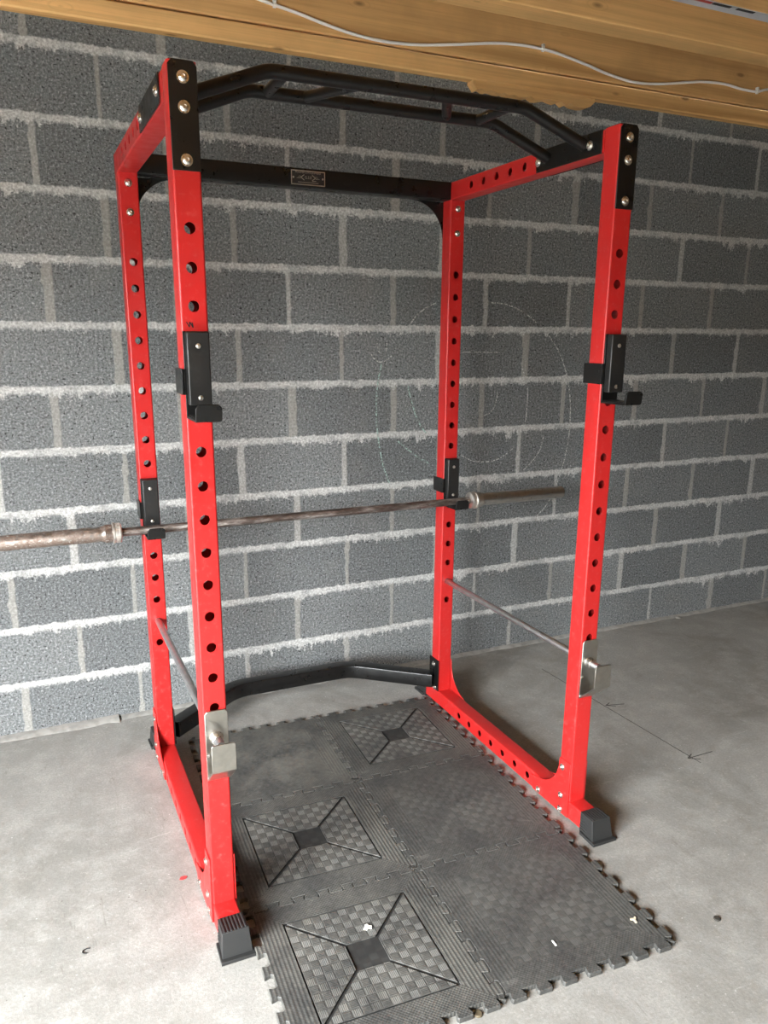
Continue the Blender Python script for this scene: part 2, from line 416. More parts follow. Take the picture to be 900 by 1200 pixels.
def hole_tube(mb, p0, L, t, holes, dS, dA, dB, hr=0.0122, rc=0.005, th=0.003, mi=0):
    """square tube from p0 along dS, holes drilled right through along dA"""
    p0, dS, dA, dB = Vector(p0), Vector(dS), Vector(dA), Vector(dB)
    h = t / 2; hf = h - rc
    W = lambda s, a, b: p0 + dS * s + dA * a + dB * b
    # corners and unholed sides
    prof = []
    for sb in (1, -1):
        arc = []
        for ca in (1, -1):
            k = [math.radians(90 * i / 4) for i in range(5)]
            pts = [(ca * (hf + rc * math.cos(x)), sb * (hf + rc * math.sin(x))) for x in k]
            arc += pts if ca == 1 else pts[::-1]
        vs = []
        for a, b in arc: vs += [W(0, a, b), W(L, a, b)]
        mb.add(vs, [(2 * i, 2 * i + 1, 2 * i + 3, 2 * i + 2) for i in range(len(arc) - 1)], mi)
    # drilled faces, outside and inside skins
    N = 24; hw = hr * 1.22
    hs = sorted(holes)
    for sa in (1, -1):
        for a, ex in ((h, hf), (h - th, h - th)):
            a *= sa; s0 = 0
            for s in hs:
                if s - hw > s0 + 1e-6:
                    mb.add([W(s0, a, -ex), W(s - hw, a, -ex), W(s - hw, a, ex), W(s0, a, ex)], [(0, 1, 2, 3)], mi)
                vs = []
                for i in range(N):
                    an = 2 * PI * i / N; c, q = math.cos(an), math.sin(an); m = max(abs(c), abs(q))
                    vs.append(W(s + hr * c, a, hr * q)); vs.append(W(s + hw * c / m, a, ex * q / m))
                mb.add(vs, [(2 * i, 2 * i + 1, 2 * ((i + 1) % N) + 1, 2 * ((i + 1) % N)) for i in range(N)], mi)
                s0 = s + hw
            mb.add([W(s0, a, -ex), W(L, a, -ex), W(L, a, ex), W(s0, a, ex)], [(0, 1, 2, 3)], mi)
        for s in hs:
            vs = []
            for i in range(N):
                an = 2 * PI * i / N
                for a in (h, h - th): vs.append(W(s + hr * math.cos(an), a * sa, hr * math.sin(an)))
            mb.add(vs, [(2 * i, 2 * i + 1, 2 * ((i + 1) % N) + 1, 2 * ((i + 1) % N)) for i in range(N)], mi)
    hi = h - th
    for sb in (1, -1):
        mb.add([W(0, -hi, sb * hi), W(L, -hi, sb * hi), W(L, hi, sb * hi), W(0, hi, sb * hi)], [(0, 1, 2, 3)], mi)
    for s in (0, L):  # rim and plug
        mb.add([W(s, -h, -hf), W(s, -hf, -h), W(s, hf, -h), W(s, h, -hf), W(s, h, hf), W(s, hf, h), W(s, -hf, h), W(s, -h, hf)], [tuple(range(8))], mi)

def bolt(center, normal, parent, r=0.0085, h=0.006, name='bolt', mat=None):
    mb = MB()
    mb.lathe(center, normal, [(0, r * 1.35), (0.0012, r * 1.35), (0.0014, r), (h * 0.55, r * 0.98), (h * 0.85, r * 0.75), (h, r * 0.42), (h * 0.72, r * 0.38)], 16)
    return mb.build(name, mat or M['zinc'], parent)

def tag(o, label=None, cat=None, group=None, kind=None):
    if label: o['label'] = label
    if cat: o['category'] = cat
    if group: o['group'] = group
    if kind: o['kind'] = kind
    return o
def empty(name, loc, rz=0.0):
    o = bpy.data.objects.new(name, None); COL.objects.link(o); o.location = loc; o.rotation_euler = (0, 0, rz)
    o.empty_display_size = 0.1
    return o
def copy_tree(o, parent=None):
    c = o.copy(); COL.objects.link(c)
    if parent is not None:
        c.parent = parent; c.matrix_parent_inverse = o.matrix_parent_inverse
    for ch in list(o.children): copy_tree(ch, c)
    return c

# ------------------------------------------------------------------ the room
XL, XR, YF, ZC = -2.2, 14.0, -12.0, 2.80
def struct(mb, name, mat, label=None, **k):
    o = mb.build(name, mat, **k); o['kind'] = 'structure'
    if label: o['label'] = label
    return o
mb = MB(); mb.box((XL - .2, 0, -.1), (XR + .2, .2, 3.0)); wall_back = struct(mb, 'wall_back', M['block'])
mb = MB(); mb.box((XL - .2, YF - .2, -.12), (XR + .2, .2, 0)); floor = struct(mb, 'floor', M['floor'])
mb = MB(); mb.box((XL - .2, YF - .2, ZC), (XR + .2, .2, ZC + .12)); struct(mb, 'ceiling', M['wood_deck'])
mb = MB(); mb.box((XR, YF, 0), (XR + .2, 0, ZC)); struct(mb, 'wall_right', M['block_y'])
mb = MB(); mb.box((XL, YF - .2, 0), (XR, YF, ZC)); struct(mb, 'wall_front', M['block'])
# left wall with the open garage doorway the daylight comes through
DY0, DY1, DZ = -5.0, -2.0, 2.05
mb = MB(); mb.box((XL - .2, DY1, 0), (XL, 0, ZC)); mb.box((XL - .2, YF, 0), (XL, DY0, ZC)); mb.box((XL - .2, DY0, DZ), (XL, DY1, ZC))
struct(mb, 'wall_left', M['block_y'])
mb = MB(); mb.box((-30, -25, -.14), (XL - .2, 25, -.02)); struct(mb, 'floor_driveway', M['ground'])

mb = MB(); mb.box((-10.3, -25, -.14), (-10, 25, 2.7)); struct(mb, 'added_sky_blocker', M['ground'])  # unseen wall added outside to block low sky and dim the upper block wall

# timber over the wall: wall plate, rim joist, joists (setting)
mb = MB(); mb.box((XL, -.050, 2.528), (XR, 0, 2.594))
struct(mb, 'trim_1', M['wood'], 'pine wall plate on top of the block wall', bevel=.006)
mb = MB(); mb.box((XL, -.043, 2.602), (XR, 0, ZC))
struct(mb, 'trim_2', M['wood'], 'pine rim joist above the wall plate', bevel=.006)
# ragged packing strip under the plate
mb = MB(); pts = []
xs = [1.575 + i * .022 for i in range(29)]
low = [(x, 2.497 + random.uniform(-.004, .010) - .010 * (x - 1.575) / .6) for x in xs]
low[0] = (xs[0], 2.519); low[-1] = (xs[-1], 2.514)
pts = [(xs[0], 2.528)] + low + [(xs[-1], 2.528)]
mb.prism([(x, -.046, z) for x, z in pts], (0, .046, 0)); struct(mb, 'trim_3', M['wood'], 'ragged strip of timber packed under the wall plate')
def joist(i, y0, y1, lab):
    mb = MB(); mb.box((XL, y0, 2.595), (XR, y1, ZC)); struct(mb, 'trim_%d' % i, M['wood'], lab, bevel=.004)
joist(4, -.590, -.487, 'pine ceiling joist nearest the block wall')
joist(5, -.881, -.834, 'second pine ceiling joist from the block wall')
joist(6, -1.42, -1.32, 'third pine ceiling joist from the block wall')
for i in range(7, 30): joist(i, -1.42 - .42 * (i - 6), -1.35 - .42 * (i - 6), 'pine ceiling joist')
# mortar fillet along the foot of the wall
mb = MB()
def filletrun(x0, x1, w, hgt):
    n = int((x1 - x0) / .05); vs = []; fs = []
    for i in range(n + 1):
        x = x0 + (x1 - x0) * i / n
        ww = w * random.uniform(.75, 1.2); hh = hgt * random.uniform(.8, 1.15)
        vs += [(x, -ww, 0.0005), (x, -ww * .75, hh * .55), (x, 0, hh), (x, 0, 0.0005)]
    for i in range(n):
        for j in range(3): fs.append((4 * i + j, 4 * i + 4 + j, 4 * i + 5 + j, 4 * i + 1 + j))
    fs += [(0, 1, 2, 3), (4 * n + 3, 4 * n + 2, 4 * n + 1, 4 * n)]
    mb.add(vs, fs)
filletrun(XL, .02, .045, .013); filletrun(.03, 1.6, .03, .010); filletrun(1.6, XR, .026, .009)
struct(mb, 'baseboard_back', M['mortar'], 'rough mortar fillet along the foot of the block wall')

# chalk drawing on the wall (thin marks that belong to the wall)
def wallpt(p): return Vector((p[0], -.0012, p[1]))
def ribbon(pts, w):
    mb = MB(); P = [Vector((x, z)) for x, z in pts]
    Q = [P[0]]
    for i in range(len(P) - 1):     # Catmull-Rom resample
        a = P[max(i - 1, 0)]; b = P[i]; c = P[i + 1]; d = P[min(i + 2, len(P) - 1)]
        for k in range(1, 9):
            t = k / 8
            Q.append(.5 * ((2 * b) + (-a + c) * t + (2 * a - 5 * b + 4 * c - d) * t * t + (-a + 3 * b - 3 * c + d) * t ** 3))
    vs = []
    for i, q in enumerate(Q):
        t = (Q[min(i + 1, len(Q) - 1)] - Q[max(i - 1, 0)]).normalized(); n = Vector((-t.y, t.x)) * w / 2
        for s in (1, -1):
            vs.append((q.x + n.x * s, -.0012, q.y + n.y * s))
    mb.add(vs, [(2 * i, 2 * i + 1, 2 * i + 3, 2 * i + 2) for i in range(len(Q) - 1)])
    return mb
CHALK = [
    ([(1.149, 1.448), (1.169, 1.424), (1.205, 1.416), (1.245, 1.441)], 0.004, 'chalk'),
    ([(1.176, 1.494), (1.180, 1.473), (1.185, 1.455)], 0.0035, 'chalk'),
    ([(1.220, 1.494), (1.220, 1.473), (1.216, 1.452)], 0.0035, 'chalk'),
    ([(1.197, 1.413), (1.177, 1.306), (1.174, 1.179), (1.187, 1.067), (1.208, 0.972), (1.238, 0.890)], 0.005, 'chalk_teal'),
    ([(1.324, 1.314), (1.342, 1.247), (1.369, 1.172), (1.399, 1.125), (1.421, 1.101)], 0.005, 'chalk_teal'),
    ([(1.278, 1.074), (1.329, 1.034), (1.381, 0.996), (1.438, 0.966)], 0.005, 'chalk_teal'),
    ([(1.320, 1.558), (1.360, 1.608), (1.404, 1.640), (1.454, 1.662)], 0.004, 'chalk'),
    ([(1.601, 0.995), (1.652, 0.968), (1.717, 0.955), (1.787, 0.960), (1.847, 0.985), (1.889, 1.016)], 0.004, 'chalk'),
    ([(1.689, 1.670), (1.796, 1.665), (1.870, 1.645), (1.947, 1.608), (1.977, 1.586)], 0.004, 'chalk'),
    ([(2.052, 1.529), (2.117, 1.452), (2.170, 1.344), (2.200, 1.223), (2.207, 1.078), (2.191, 0.953), (2.150, 0.816), (2.096, 0.717), (2.034, 0.662)], 0.004, 'chalk'),
    ([(1.915, 1.379), (1.949, 1.289), (1.950, 1.190), (1.946, 1.110)], 0.004, 'chalk'),
    ([(2.056, 1.064), (2.037, 0.991), (1.991, 0.936), (1.949, 0.901)], 0.004, 'chalk'),
    ([(1.712, 1.167), (1.744, 1.181), (1.770, 1.208), (1.782, 1.250), (1.780, 1.281)], 0.004, 'chalk'),
    ([(1.584, 1.454), (1.654, 1.455), (1.780, 1.453)], 0.003, 'chalk'),
]
for pts, w, k in CHALK:
    o = ribbon(pts, w * 1.35).build('chalk_line', M[k], wall_back); o['kind'] = 'structure'

# pencilled setting-out line with arrows on the floor
mb = MB()
def floorline(a, b, w=.004):
    a, b = Vector(a), Vector(b); t = (b - a).normalized(); n = Vector((-t.y, t.x)) * w / 2
    q = [a + n, b + n, b - n, a - n]; mb.prism([(p.x, p.y, .0002) for p in q], (0, 0, .0006))
floorline((1.905, -.30), (1.944, -1.232), .0026)
floorline((1.930, -.720), (2.014, -.742), .0035); floorline((1.930, -.720), (1.965, -.745), .0035); floorline((1.931, -.722), (1.962, -.708), .004)
floorline((1.925, -1.188), (2.048, -1.188), .0035); floorline((1.925, -1.188), (1.965, -1.212), .0035); floorline((1.925, -1.188), (1.960, -1.170), .004)
o = mb.build('pencil_line', M['pencil'], floor); o['kind'] = 'structure'

# ------------------------------------------------------------------ power rack
RX, RY = 0.1153, -1.3225
T, W, D = 0.060, 1.215, 0.887
S = 0.0794; Z0 = 1.7437
ZB = 0.068                      # top of the base tubes, foot of the uprights
ZT = 2.061; ZR = 2.001          # tops
rack = empty('power_rack', (RX, RY, 0))
tag(rack, 'red steel power rack with black pull-up bar and drilled uprights, on the concrete floor', 'power rack')
X3, Y3, Z3 = (1, 0, 0), (0, 1, 0), (0, 0, 1)
uprights = {}
for key, u, v, zt in (('LF', T / 2, T / 2, ZT), ('RF', W - T / 2, T / 2, ZT), ('LB', T / 2, D + T / 2, ZR), ('RB', W - T / 2, D + T / 2, ZR)):
    mb = MB()
    hs = [Z0 - S * i - ZB for i in range(16 if key[1] == 'F' else 17)]
    hole_tube(mb, (u, v, ZB), zt - ZB, T, hs, Z3, Y3, X3)
    mb.recalc = False
    o = mb.build('upright', M['red'], rack); uprights[key] = o
    if key[1] == 'F':
        mb = MB(); mb.prism([(u - .026, v - .026, zt), (u + .026, v - .026, zt), (u + .026, v + .026, zt), (u - .026, v + .026, zt)], (0, 0, .003))
        tag(mb.build('end_plug', M['plastic'], o, bevel=.001), 'black plastic plug')
# hand-written mark on the left front upright
mb = MB()
for a, b in (((.012, 1.552), (.018, 1.541)), ((.018, 1.541), (.019, 1.552)), ((.019, 1.552), (.026, 1.540)), ((.024, 1.551), (.026, 1.540))):
    a, b = Vector(a), Vector(b); t = (b - a).normalized(); n = Vector((-t.y, t.x)) * .0011
    mb.prism([(p.x, -.0002, p.y) for p in (a + n, b + n, b - n, a - n)], (0, -.0004, 0))
tag(mb.build('marker_scribble', M['black_mark'], uprights['LF']), 'small black pen mark')

# top side beams: drilled sideways, rear end sits on the rear upright
for u, side in ((T / 2, -1), (W - T / 2, 1)):
    mb = MB()
    hole_tube(mb, (u, T, (ZR + ZT) / 2), D + T - T, T, [D - T - .138 - .0797 * i + .060 - T + .0 for i in range(5)], Y3, X3, Z3, hr=.0122)
    mb.recalc = False
    o = mb.build('side_beam', M['red'], rack)
    mb = MB(); mb.box((u - .029, D + T, ZR + .001), (u + .029, D + T + .004, ZT - .001)); tag(mb.build('end_plug', M['plastic'], o, bevel=.001), 'black plastic plug')

# base tubes with rubber feet
def foot(u, v, d, parent):
    """flared ribbed rubber end cap, d = -1 front / +1 rear"""
    mb = MB()
    rings = [(v, .0318, .064 + .006, .004), (v + d * .052, .0330, .066 + .006, .004)]
    h0, h1 = .0315, .0345
    a = v; b = v + d * .058; bl = v + d * .074; bf = v + d * .084
    vs = [(u - .033, a, .0005), (u + .033, a, .0005), (u + .033, a, .0720), (u - .033, a, .0720),
          (u - .040, bl, .0005), (u + .040, bl, .0005), (u + .034, b, .0725), (u - .034, b, .0725)]
    mb.add(vs, [(0, 1, 2, 3), (4, 7, 6, 5), (3, 2, 6, 7), (0, 4, 5, 1), (0, 3, 7, 4), (1, 5, 6, 2)])
    # toe lip
    mb.prism([(u - .0415, a + d * .010, 0), (u + .0415, a + d * .010, 0), (u + .0440, bf, 0), (u - .0440, bf, 0)], (0, 0, .010))
    # moulded ribs over the top and sides
    for i in range(7):
        x = u - .027 + .009 * i
        mb.prism([(x - .0025, a + d * .004, .0718), (x + .0025, a + d * .004, .0718), (x + .0025, b - d * .002, .0725), (x - .0025, b - d * .002, .0725)], (0, 0, .0022))
    for sx in (-1, 1):
        for i in range(6):
            z = .016 + i * .009
            x = u + sx * (.0335 + .0055 * (1 - z / .072) * .5)
            mb.box((min(x, x - sx * .004), min(a + d * .004, b), z - .0022), (max(x, x - sx * .004) + 0, max(a + d * .004, b), z + .0022))
    return mb.build('rubber_foot', M['rubber_cap'], parent, bevel=.0016)
for u in (T / 2, W - T / 2):
    mb = MB()
    hole_tube(mb, (u, -.090, ZB - T / 2), 1.020 + .09, T, [.233 + .0795 * i + .09 for i in range(7)], Y3, X3, Z3)
    mb.recalc = False
    o = mb.build('base_tube', M['red'], rack)
    foot(u, -.060, -1, o); foot(u, .992, 1, o)

# curved gusset plates at the feet of the uprights
def arc(cx, cy, r, a0, a1, k=10): return [(cx + r * math.cos(math.radians(a0 + (a1 - a0) * i / k)), cy + r * math.sin(math.radians(a0 + (a1 - a0) * i / k))) for i in range(k + 1)]
def gusset(u0, du, front, nrm):
    top = .203; far = .205
    r = .122
    pts = [(.003, .010), (.003, top), (.058, top)] + arc(.060 + r, ZB + .003 + r - .004, r, 180, 262, 12)[0:] + [(far, .058), (far - .012, .010)]
    if not front: pts = [(D + T - p, z) for p, z in pts]
    mb = MB(); mb.prism([(u0, v, z) for v, z in pts], (du, 0, 0))
    o = mb.build('gusset_plate', M['red'], rack, bevel=.0012)
    bl = [(.043, .174), (.042, .072), (.041, .022), (.161, .024)]
    if not front: bl = [(D + T - p, z) for p, z in bl]
    x = u0 + (du if du * nrm > 0 else 0)
    for v, z in bl: bolt((x, v, z), (nrm, 0, 0), o)
for u, nrm in ((0, -1), (W, 1)):
    gusset(u, nrm * .004, True, nrm); gusset(u, nrm * .004, False, nrm)
for u, nrm in ((T, 1), (W - T, -1)): gusset(u, nrm * .004, True, nrm)

# rear lower crossmember: square tube bowed back towards the wall, bolted on end plates
mb = MB()
path = fillet([(T + .004, .925, .110), (.353, 1.163, .110), (W - .353, 1.163, .110), (W - T - .004, .925, .110)], .16, 8)
mb.sweep(rsq(.0275, .030, .006, 3), path)
low = mb.build('rear_crossmember', M['black'], rack)
for u, nrm in ((T, 1), (W - T, -1)):
    mb = MB(); x0, x1 = sorted((u, u + nrm * .004)); mb.box((x0, D - .004, ZB + .001), (x1, D + T + .012, .206))
    p = mb.build('end_plate', M['black'], low, bevel=.001)
    bolt((u + nrm * .004, D + .035, .180), (nrm, 0, 0), p); bolt((u + nrm * .004, D + .022, .078), (nrm, 0, 0), p)

# rear upper crossmember with curved corner gussets and the name plate
mb = MB()
mb.sweep(rsq(.0295, .0298, .004, 3), [(T, D + T / 2, 2.031), (W - T, D + T / 2, 2.031)])
up = mb.build('top_crossmember', M['black'], rack)
for s in (0, 1):
    g = [(.002, 1.862), (.002, 2.0), (T + .0, 2.0), (.185, 2.003)] + [(x, z) for x, z in arc(.185, 1.873, .128, 88, 176, 12)] + [(.052, 1.862)]
    g = [(W - x if s else x, z) for x, z in g]
    mb = MB(); mb.prism([(x, D + T + .0005, z) for x, z in g], (0, .005, 0)); o = mb.build('corner_gusset', M['black'], up)
    cu = W - T / 2 if s else T / 2
    for z in (1.972, 1.888): bolt((cu, D - .0005, z), (0, -1, 0), o)
# name plate
def text_into(mb, body, cx, cz, size, y, mi, wfit=None):
    cv = bpy.data.curves.new('t', 'FONT'); cv.body = body; cv.size = size; cv.align_x = 'CENTER'; cv.align_y = 'CENTER'
    cv.resolution_u = 2; cv.extrude = 0.0
    ob = bpy.data.objects.new('t', cv); COL.objects.link(ob)
    dg = bpy.context.evaluated_depsgraph_get(); dg.update()
    me = bpy.data.meshes.new_from_object(ob.evaluated_get(dg))
    xs = [v.co.x for v in me.vertices]; w = max(xs) - min(xs); k = (wfit / w) if wfit else 1.0
    mb.add([(cx + v.co.x * k, y, cz + v.co.y) for v in me.vertices], [tuple(p.vertices) for p in me.polygons], mi)
    bpy.data.objects.remove(ob); bpy.data.curves.remove(cv); bpy.data.meshes.remove(me)
mb = MB(); yp = D - .0005; u0, u1, z0, z1 = .549, .671, 2.0065, 2.0545
mb.box((u0, yp - .0012, z0), (u1, yp, z1), 0)
yf = yp - .0016
b = .0028; e = .0015
for q in ((u0 + e, z0 + e, u1 - e, z0 + e + b), (u0 + e, z1 - e - b, u1 - e, z1 - e), (u0 + e, z0 + e, u0 + e + b, z1 - e), (u1 - e - b, z0 + e, u1 - e, z1 - e)):
    mb.box((q[0], yf, q[1]), (q[2], yp - .001, q[3]), 1)
uc = (u0 + u1) / 2
text_into(mb, 'MONSTER GYM EQUIPMENT', uc, 2.0465, .0085, yf, 1, .090)
text_into(mb, 'G.S.E', uc, 2.0315, .0120, yf, 1, .024)
def stroke(a, b_, w):
    a, b_ = Vector(a), Vector(b_); t = (b_ - a).normalized(); n = Vector((-t.y, t.x)) * w / 2
    mb.prism([(p.x, yf, p.y) for p in (a + n, b_ + n, b_ - n, a - n)], (0, .0004, 0), 1)
for s in (-1, 1):
    stroke((uc + s * .014, 2.0400), (uc + s * .0255, 2.0318), .0022); stroke((uc + s * .0255, 2.0318), (uc + s * .014, 2.0235), .0022)
    for k in range(3): stroke((uc + s * .026, 2.0300 + .0032 * k - .002), (uc + s * (.040 - .004 * k), 2.0310 + .0034 * k - .002), .0008)
stroke((uc + .014, 2.0215), (uc + .028, 2.0225), .0016)
stroke((uc - .036, 2.0165), (uc + .036, 2.0165), .0014)
for s in (-1, 1): mb.lathe((uc + s * .0515, yp - .001, 2.0305), (0, -1, 0), [(0, .0034), (.0012, .003), (.002, .0012)], 12, 1)
tag(mb.build('name_plate', [M['black_mark'], M['silver_print']], up), 'black name plate with silver border and lettering')

# multi-grip pull-up bar
R_ = .0160
mb = MB(); zm = 2.111
A = [(T + .004, .137, 2.034), (.257, .151, zm), (W - .257, .151, zm), (W - T - .004, .137, 2.034)]
mb.sweep(circ(R_, 20), fillet(A, .11, 8))
pull = mb.build('pull_up_bar', M['black'], rack)
mb = MB(); B = [(T + .004, .306, 2.034), (.253, .317, zm), (W - .253, .317, zm), (W - T - .004, .306, 2.034)]
mb.sweep(circ(R_, 20), fillet(B, .11, 8)); mb.build('rear_grip_bar', M['black'], pull)
for a, b_ in (((.298, .151), (.303, .317)), ((.490, .151), (.400, .317)), ((W - .490, .151), (W - .400, .317)), ((W - .298, .151), (W - .303, .317))):
    mb = MB(); mb.sweep(circ(.0135, 16), [(a[0], a[1], zm), (b_[0], b_[1], zm)]); mb.build('grip_strut', M['black'], pull)
for s in (0, 1):
    f = (lambda x: W - x) if s else (lambda x: x); n = -1 if s else 1
    for xa, xb, v0, v1, nn in ((T, T + .004, .066, .362, n), (0, -.004, .092, .377, -n)):
        x0, x1 = sorted((f(xa), f(xb)))
        mb = MB(); pr = [(v0, ZR), (v1, ZR), (v1, ZT - .012), (v1 - .012, ZT), (v0, ZT)]
        mb.prism([(x0, v, z) for v, z in pr], (x1 - x0, 0, 0)); p = mb.build('side_plate', M['black'], pull, bevel=.0012)
        for v in (.115, .353): bolt((f(xb), v, 2.030), (nn, 0, 0), p, r=.0095)
    # front plate on the face of the front upright
    x0, x1 = sorted((f(.0005), f(.0595)))
    mb = MB(); mb.prism([(x0 + a, -.0005, z) for a, z in ((0, 1.855), (.059, 1.855), (.059, 2.052), (.051, 2.062), (.008, 2.062), (0, 2.052))], (0, -.004, 0))
    p = mb.build('front_plate', M['black'], pull, bevel=.0012)
    for z in (2.030, 1.975, 1.875): bolt((f(T / 2), -.0045, z), (0, -1, 0), p, r=.0092)

# ------------------------------------------------------------------ J-cups (lift off, so each its own thing)
def make_jcup():
    root = empty('j_cup', (0, 0, 0))
    # origin: front-left corner of the upright's front face, z at the foot of the lip
    mb = MB(); mb.box((.001, -.0065, .004), (.056, -.0015, .188)); back = mb.build('back_plate', M['black'], root, bevel=.001)
    mb = MB(); mb.prism([(.0045, -.0065, .030), (.0545, -.0065, .030), (.0545, -.0065, .187), (.0045, -.0065, .187)], (0, -.0225, 0))
    ln = mb.build('liner', M['plastic'], root, bevel=.003)
    for z in (.157, .046): bolt((.029, -.029, z), (0, -1, 0), ln, r=.0042, h=.0022, name='rivet')
    mb = MB(); mb.box((.001, -.100, .000), (.056, -.0015, .006)); sh = mb.build('shelf', M['black'], root, bevel=.001)
    mb = MB(); mb.box((.006, -.092, .006), (.050, -.0068, .0085)); mb.build('shelf_pad', M['plastic'], root, bevel=.001)
    mb = MB()
    lp = [(.001, .001), (.056, .001), (.058, .006), (.058, .030), (.050, .038), (.009, .038), (.001, .030)]
    mb.prism([(x, -.105 + (z - .02) * -.12, z) for x, z in lp], (0, .006, 0)); mb.build('lip', M['black'], root, bevel=.0012)
    mb = MB(); mb.box((-.0055, -.0065, .052), (-.0012, .073, .108)); mb.box((-.0055, -.0065, .052), (.004, -.0020, .108)); mb.build('side_tab', M['black'], root, bevel=.0008)
    mb = MB(); mb.lathe((.030, -.002, .0785), (0, 1, 0), [(0, .0105), (.066, .0105), (.070, .008)], 16); mb.build('locking_pin', M['zinc'], root)
    return root
jl = [(0, 0, 1.3445, 'black J-cup on the near left upright, empty'),
      (W - T, 0, 1.3445, 'black J-cup on the near right upright, empty'),
      (0, D, 1.3445 - 6 * S + .004, 'black J-cup on the rear left upright holding the rusty end of the barbell'),
      (W - T, D, 1.3445 - 6 * S + .004, 'black J-cup on the rear right upright under the chrome end of the barbell')]
jc = make_jcup()
for i, (u, v, z, lab) in enumerate(jl):
    o = jc if i == 0 else copy_tree(jc)
    o.location = (RX + u, RY + v, z); tag(o, lab, 'rack hook', 'J-cups on the rack uprights')

# ------------------------------------------------------------------ barbell
BZ = 1.3445 - 6 * S + .004 + .0085 + .0142; BY = D - .050
bar = empty('barbell', (RX, RY + BY, BZ))
tag(bar, 'rusty steel barbell without weights resting on the two rear J-cups', 'barbell')
mb = MB(); mb.lathe((-.095, 0, 0), X3, [(0, .0140), (1.362, .0140)], 24); mb.build('shaft', M['shaft'], bar)
def sleeve(x, d, mat, lab):
    mb = MB(); mb.lathe((x, 0, 0), (d, 0, 0), [(0, .0295), (.026, .0295), (.030, .0265), (.040, .0248), (.418, .0248), (.422, .0235), (.425, .015), (.423, .012)], 28)
    s = mb.build('sleeve', mat, bar); tag(s, lab)
    mb = MB()
    mb.lathe((x - d * .026, 0, 0), (d, 0, 0), [(0, .019), (.001, .028), (.003, .0325), (.007, .0335), (.009, .0315), (.021, .0315), (.023, .0345), (.028, .0345), (.030, .030)], 32)
    for k in range(28):  # raised characters round the collar, worn past reading
        a = 2 * PI * k / 28; c, q = math.cos(a), math.sin(a); w = .0022
        p = Vector((x - d * .018, c * .0312, q * .0312)); tt = Vector((0, -q, c)) * w
        mb.prism([p - tt, p + tt, p + tt + Vector((d * .010, 0, 0)), p - tt + Vector((d * .010, 0, 0))], Vector((0, c, q)) * .0016)
    mb.build('collar', M['chrome_light'], s)
    return s
sleeve(-.100, -1, M['rust'], 'rusted sleeve')
s = sleeve(1.270, 1, M['chrome'], 'dull chrome sleeve')

# ------------------------------------------------------------------ safety bars
def make_safety():
    root = empty('safety_bar', (0, 0, 0))
    mb = MB(); mb.lathe((.030, -.052, .553), Y3, [(0, .0100), (.002, .0112), (1.020, .0112), (1.023, .0095)], 20); mb.build('rod', M['rod'], root)
    mb = MB(); mb.prism([(x, -.0015, z) for x, z in ((.003, .440), (.060, .440), (.060, .618), (.054, .626), (.009, .626), (.003, .618))], (0, -.0045, 0))
    mb.build('back_plate', M['stainless'], root, bevel=.001)
    mb = MB(); mb.prism([(.003, -.0035, .440), (.003, -.0035, .435), (.003, -.0700, .492), (.003, -.0665, .4965)], (.060, 0, 0))
    mb.build('sloping_plate', M['stainless'], root, bevel=.0008)
    mb = MB(); mb.prism([(x, -.0700, z) for x, z in ((.003, .492), (.063, .492), (.063, .562), (.059, .566), (.007, .566), (.003, .562))], (0, .0045, 0))
    mb.build('lip', M['stainless'], root, bevel=.001)
    mb = MB(); mb.lathe((.030, -.006, .553), (0, -1, 0), [(0, .0175), (.004, .0170), (.008, .0150), (.016, .0145), (.018, .0118)], 20); mb.build('weld_boss', M['zinc'], root)
    for z in (.508, .444):
        mb = MB(); mb.lathe((.0025, -.004, z), (1, -.2, 0), [(0, .002), (.002, .0045), (.008, .0045), (.010, .002)], 8)
        mb.build('weld_spot', M['zinc'], root)
    return root
sf = make_safety()
sf.location = (RX, RY, 0); tag(sf, 'steel safety bar with folded hook plate through the left uprights', 'safety bar', 'safety bars through the uprights')
s2 = copy_tree(sf); s2.location = (RX + W - T, RY, 0); tag(s2, 'steel safety bar with folded hook plate through the right uprights', 'safety bar', 'safety bars through the uprights')

# ------------------------------------------------------------------ interlocking rubber mats
P_ = .502; NT_ = 7; HT = .011; MZ = .013
def edge(L=P_):
    p = L / NT_; out = []
    for k in range(NT_):
        s = k * p
        for f, h in ((.26, -HT), (.20, HT * .45), (.25, HT), (.75, HT), (.80, HT * .45), (.74, -HT)):
            out.append((s + f * p, h))
    return [(0, 0), (.10 * p, -HT)] + out + [(L - .10 * p, -HT), (L, 0)]
def outline():
    h = P_ / 2; e = edge(); pts = []
    pts += [(-h + s, -h - o) for s, o in e][:-1]            # front edge, tabs outward (-b)
    pts += [(h + o, -h + s) for s, o in e][:-1]             # right edge, tabs outward
    pts += [(h - s, h - o) for s, o in [(P_ - a, b) for a, b in e[::-1]]][:-1]
    pts += [(-h + o, h - s) for s, o in [(P_ - a, b) for a, b in e[::-1]]][:-1]
    return pts
def offset_poly(pts, d):
    out = []; n = len(pts)
    for i in range(n):
        a, b, c = Vector(pts[i - 1]), Vector(pts[i]), Vector(pts[(i + 1) % n])
        t0, t1 = (b - a).normalized(), (c - b).normalized()
        n0, n1 = Vector((-t0.y, t0.x)), Vector((-t1.y, t1.x)); m = (n0 + n1)
        m = m.normalized() if m.length > 1e-6 else n0
        out.append(tuple(b + m * d / max(.35, m.dot(n0))))
    return out
